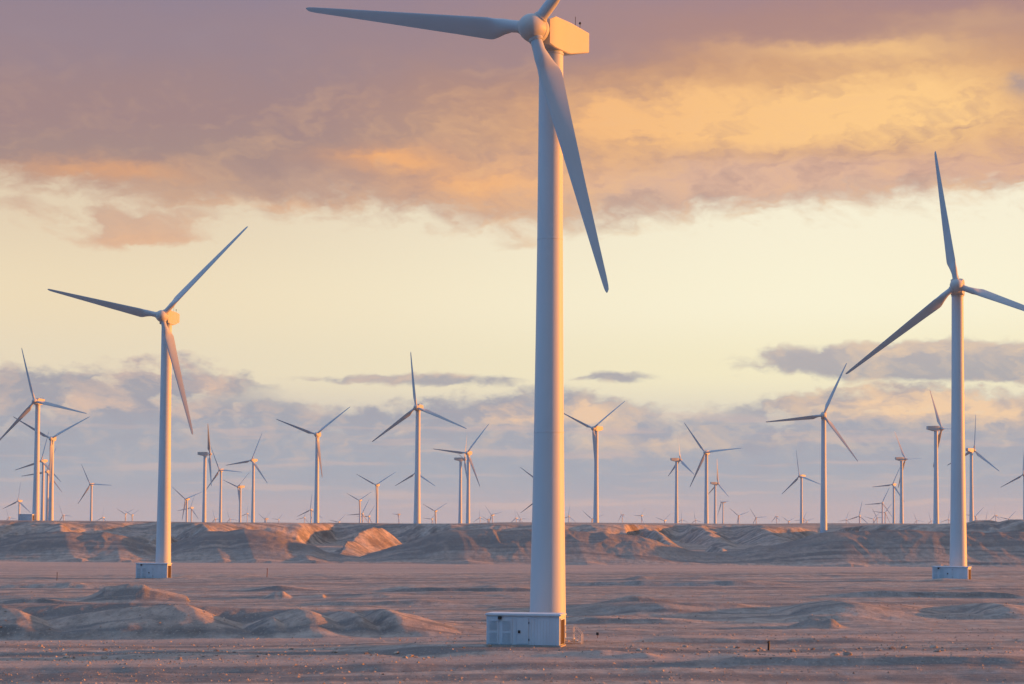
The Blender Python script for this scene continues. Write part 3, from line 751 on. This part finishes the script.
# ------------------------------------------------------------------ transformer kiosks
def kiosk(loc, rz, label, w=5.8, h=2.5, d=2.4):
    t = empty('transformer_kiosk', loc, rz, label, 'kiosk', 'transformer kiosks at the foot of turbines')
    x0, x1 = -w / 2, w / 2
    bm = bmesh.new(); box(bm, x0 - .12, x1 + .12, -.06, d + .08, -.5, .08, .02); obj('plinth', bm, M_CONC, t)
    # walls with pressed vertical ribs
    bm = bmesh.new(); box(bm, x0, x1, 0, d, .10, h - .12, .015)
    x = x0 + .18
    while x < x1 - .1:
        if not (x0 + .05 < x < x0 + 2.15 or x0 + 2.35 < x < x0 + 3.45): box(bm, x - .03, x + .03, -.025, .01, .16, h - .2)
        x += .24
    for i in range(9):
        box(bm, x0 + .15 + i * (w - .3) / 8 - .03, x0 + .15 + i * (w - .3) / 8 + .03, d - .01, d + .025, .16, h - .2)
    obj('wall', bm, M_KIOSK, t)
    bm = bmesh.new(); box(bm, x0 - .10, x1 + .14, -.14, d + .12, h - .12, h, .02); box(bm, x0 - .04, x1 + .06, -.06, d + .05, h, h + .05, .02); obj('roof', bm, M_KIOSK, t)
    for a, b in ((.12, .98), (1.14, 2.05)):
        bm = bmesh.new(); box(bm, x0 + a, x0 + b, -.05, -.002, .18, h - .30, .01); o = obj('vent_door', bm, M_KDOOR, t)
        bm = bmesh.new()
        for zz in (.32, 1.25):
            for k in range(9): box(bm, x0 + a + .14, x0 + b - .14, -.085, -.052, zz + k * .085, zz + k * .085 + .05)
        obj('louvre', bm, M_LOUV, o)
    bm = bmesh.new(); box(bm, x0 + 2.42, x0 + 3.36, -.05, -.002, .18, h - .28, .01); o = obj('door', bm, M_KDOOR, t)
    bm = bmesh.new(); box(bm, x0 + 2.52, x0 + 2.72, -.10, -.052, 1.02, 1.24, .02); tube(bm, [(x0 + 2.6, -.1, 1.1), (x0 + 2.6, -.16, 1.1), (x0 + 2.72, -.16, 1.1)], .02); obj('handle', bm, M_DARK, o)
    bm = bmesh.new()
    for zz in (.45, 1.75): box(bm, x0 + 3.36, x0 + 3.41, -.07, -.01, zz, zz + .16)
    obj('hinge', bm, M_DARK, o)
    bm = bmesh.new(); box(bm, x0 + .96, x0 + 1.22, -.30, -.002, h - .42, h - .18, .03); obj('lamp', bm, M_DARK, t)
    bm = bmesh.new(); box(bm, x1 + .002, x1 + .05, .30, d - .30, .16, h - .42, .01); o = obj('side_door', bm, M_BROWN, t)
    bm = bmesh.new()
    for a, b, c_, e in ((.22, .30, .10, h - .3), (d - .30, d - .22, .10, h - .3)): box(bm, x1 + .002, x1 + .07, a, b, c_, e)
    box(bm, x1 + .002, x1 + .07, .302, d - .302, h - .418, h - .32); obj('door_frame', bm, M_KIOSK, o)
    return t
def on(P, D): return ((P - 512) / F_PX * D, D)
kiosk((.95, 156.2, .38), R(-11), 'ribbed blue grey metal kiosk with doors and lamp in front of the nearest turbine')
kiosk((-68.4, 379.6, gz(-68.4, 379.6) - .02), R(-9), 'ribbed grey kiosk beside the big left turbine on the plain', 6.2, 2.9)
kiosk((73.9, 335.9, gz(73.9, 336.5) - .1), R(-25), 'low pale kiosk at the foot of the big right turbine', 6.0, 2.3)
kiosk((-203.5, 834.0, gz(-203.5, 834.0) - .1), R(-4), 'dark shaded kiosk on the plateau rim by the far left turbine', 6.0, 2.7)

def stairs(loc, rz, label):
    t = empty('entry_stairs', loc, rz, label, 'stairs', None)
    bm = bmesh.new(); box(bm, -.75, .1, -.45, .45, .32, .40, .01); obj('landing', bm, M_RAIL, t)
    bm = bmesh.new()
    for x in (-.68, .03):
        for y in (-.38, .38): box(bm, x - .03, x + .03, y - .03, y + .03, -.3, .318)
    obj('support', bm, M_RAIL, t)
    for k in range(2):
        bm = bmesh.new(); box(bm, .12 + k * .26, .36 + k * .26, -.42, .42, .20 - k * .13, .24 - k * .13, .005); obj('step', bm, M_RAIL, t)
    for y in (-.47, .47):
        bm = bmesh.new()
        tube(bm, [(-.72, y, .3), (-.72, y, 1.28), (-.66, y, 1.38), (-.5, y, 1.42), (0, y, 1.42), (.14, y, 1.38), (.62, y, .86), (.70, y, .70), (.70, y, -.1)], .03)
        tube(bm, [(-.72, y, .86), (.05, y, .86), (.68, y, .34)], .025)
        tube(bm, [(.02, y, .3), (.02, y, 1.4)], .03)
        obj('handrail', bm, M_RAIL, t, 50)
    return t
stairs((5.05, 160.6, gz(5.05, 160.6) + .05), R(-8), 'small sunlit steel stairs with curved handrails right of the nearest tower')

# ------------------------------------------------------------------ posts, stones, gravel
def post(P, D, h, w, m, label, plate=False):
    x, y = on(P, D); z = gz(x, y)
    t = empty('marker_post', (x, y, z), R(random.uniform(-20, 20)), label, 'post')
    bm = bmesh.new(); lathe(bm, [(w * 1.1, -.3), (w, 0), (w * .92, h - .05), (w * .6, h)], 12); o = obj('shaft', bm, m, t, 40); o.rotation_euler = (R(1.5), R(3), 0)
    bm = bmesh.new()
    if plate: box(bm, -.11, .11, -w - .035, -w - .005, h - .26, h - .02, .008); obj('plate', bm, M_DARK, t)
    else: lathe(bm, [(w * 1.25, h - .18), (w * 1.3, h - .16), (w * 1.3, h - .08), (w * 1.25, h - .06)], 12); obj('band', bm, M_RUST, t, 40)
random.seed(4)
post(769, 154.5, .75, .09, M_DARK, 'short dark grey post standing among scattered stones, right foreground')
post(598.7, 172, .5, .025, M_RUST, 'thin stake with a dark square plate right of the entry stairs', True)
post(268.5, 372, 1.7, .07, M_RUST, 'thin reddish marker post on the gravel flat right of the big left turbine')
post(59, 366, 1.5, .06, M_DARK, 'thin dark marker post on the flat left of the big left turbine kiosk')

def rock_mesh(i):
    rnd = random.Random(100 + i); bm = bmesh.new(); bmesh.ops.create_icosphere(bm, subdivisions=2, radius=1)
    ax = [Vector((rnd.gauss(0, 1), rnd.gauss(0, 1), rnd.gauss(0, 1))).normalized() for _ in range(9)]; off = [rnd.uniform(.55, .9) for _ in ax]
    for v in bm.verts:
        for a, o in zip(ax, off):
            d = v.co.dot(a)
            if d > o: v.co -= a * (d - o)
        v.co *= rnd.uniform(.95, 1.05); v.co.z *= .62; v.co.x *= 1.15
    me = bpy.data.meshes.new('stone'); bm.to_mesh(me); bm.free(); me.materials.append(M_STONE); return me
def stone_mat():
    m, t, b = mat('stone')
    g = nd(t, 'ShaderNodeNewGeometry'); n = nd(t, 'ShaderNodeTexNoise'); n.inputs['Scale'].default_value = 1.1; n.inputs['Detail'].default_value = 6
    t.links.new(g.outputs['Position'], n.inputs['Vector']); r = nd(t, 'ShaderNodeValToRGB'); e = r.color_ramp.elements
    e[0].position = .35; e[0].color = (.16, .12, .10, 1); e[1].position = .65; e[1].color = (.46, .36, .29, 1)
    t.links.new(n.outputs[0], r.inputs[0]); t.links.new(r.outputs[0], b.inputs['Base Color']); b.inputs['Roughness'].default_value = .9
    bp = nd(t, 'ShaderNodeBump'); bp.inputs['Distance'].default_value = .05; n2 = nd(t, 'ShaderNodeTexNoise'); n2.inputs['Scale'].default_value = 9; t.links.new(g.outputs['Position'], n2.inputs['Vector'])
    t.links.new(n2.outputs[0], bp.inputs['Height']); t.links.new(bp.outputs[0], b.inputs['Normal']); return m
M_STONE = stone_mat()
RM = [rock_mesh(i) for i in range(7)]
def stone(P, D, s, label='rough brown stone lying on the sandy foreground'):
    x, y = on(P, D); o = link(bpy.data.objects.new('stone', random.choice(RM)))
    o.location = (x, y, gz(x, y) + s * .18); o.scale = (s * random.uniform(.8, 1.2),) * 3; o.rotation_euler = (random.uniform(-.2, .2), random.uniform(-.2, .2), random.uniform(0, 6.28))
    tag(o, label, 'stone', 'stones scattered over the sandy foreground')
for P, y, s in ((68, 646, .28), (70, 649, .36), (108, 642, .3), (107, 650, .3), (128, 648, .18), (219, 646, .26), (44, 638, .26), (182, 652, .35), (237, 648, .24),
                (293, 644, .3), (308, 646, .16), (316, 645, .16), (337, 648, .32), (338, 644, .2), (369, 650, .34), (372, 647, .22), (284, 650, .3), (398, 650, .3), (407, 654, .36), (412, 652, .4), (418, 653, .25), (430, 655, .25), (451, 648, .25), (465, 650, .22), (490, 649, .3), (263, 648, .16),
                (640, 652, .3), (648, 651, .25), (686, 648, .3), (697, 655, .24), (709, 653, .18), (733, 648, .3), (738, 649, .3), (748, 652, .2), (756, 653, .3), (760, 650, .3), (764, 652, .2), (676, 652, .2), (793, 654, .3),
                (797, 653, .25), (813, 652, .25), (842, 654, .2), (860, 653, .25), (892, 654, .38), (904, 653, .34), (879, 655, .2), (924, 655, .2), (933, 653, .36), (937, 657, .3), (943, 656, .28), (965, 655, .3), (975, 656, .2), (990, 655, .25), (845, 642, .16), (835, 660, .5), (848, 661, .45)):
    stone(P, 9.85 * F_PX / (y - hor(P)), s * .8)
def gravel():
    rng = np.random.default_rng(8); n = 24000
    D = 1. / rng.uniform(1 / 300., 1 / 118., n); P = rng.uniform(-120, 1150, n); x = (P - 512) / F_PX * D
    dens = fbm(x / 14, D / 5, 3, 300); band = np.exp(-((D - 158) / 14) ** 2) * .45
    k = dens + band + rng.uniform(-.5, .5, n) > .12; x, D = x[k], D[k]; n = len(x); z = height(x, D)
    s = .03 + .12 * rng.random(n) ** 3
    base = np.array([(1, 0, 0), (-.5, .87, 0), (-.5, -.87, 0), (.1, .1, .9), (0, 0, -.5)]); f = np.array([(0, 1, 3), (1, 2, 3), (2, 0, 3), (1, 0, 4), (2, 1, 4), (0, 2, 4)])
    a = rng.uniform(0, 6.28, n); c, sn = np.cos(a), np.sin(a); j = base[None] * (1 + rng.uniform(-.35, .35, (n, 5, 3)))
    X = j[..., 0] * c[:, None] - j[..., 1] * sn[:, None]; Y = j[..., 0] * sn[:, None] + j[..., 1] * c[:, None]
    co = np.stack([X * s[:, None] + x[:, None], Y * s[:, None] + D[:, None], j[..., 2] * s[:, None] * .8 + z[:, None]], -1).reshape(-1, 3)
    F = (f[None] + (np.arange(n) * 5)[:, None, None]).reshape(-1, 3)
    me = bpy.data.meshes.new('gravel'); me.from_pydata(co.tolist(), [], F.tolist()); me.materials.append(M_STONE)
    o = link(bpy.data.objects.new('gravel', me)); o['kind'] = 'stuff'; tag(o, 'loose gravel scattered over the sandy ground', 'gravel')
gravel()

# ------------------------------------------------------------------ the air
HAZE = 2.8e-5
def haze():
    bm = bmesh.new(); box(bm, -9200, 9200, -9200, 9200, -60, 100)
    m = bpy.data.materials.new('haze'); m.use_nodes = True; t = m.node_tree; t.nodes.clear()
    v = t.nodes.new('ShaderNodeVolumePrincipled'); v.inputs['Color'].default_value = (.70, .82, .95, 1); v.inputs['Density'].default_value = HAZE; v.inputs['Anisotropy'].default_value = .2
    o = t.nodes.new('ShaderNodeOutputMaterial'); t.links.new(v.outputs[0], o.inputs['Volume'])
    h = obj('haze', bm, m); h['kind'] = 'stuff'
if HAZE: haze()
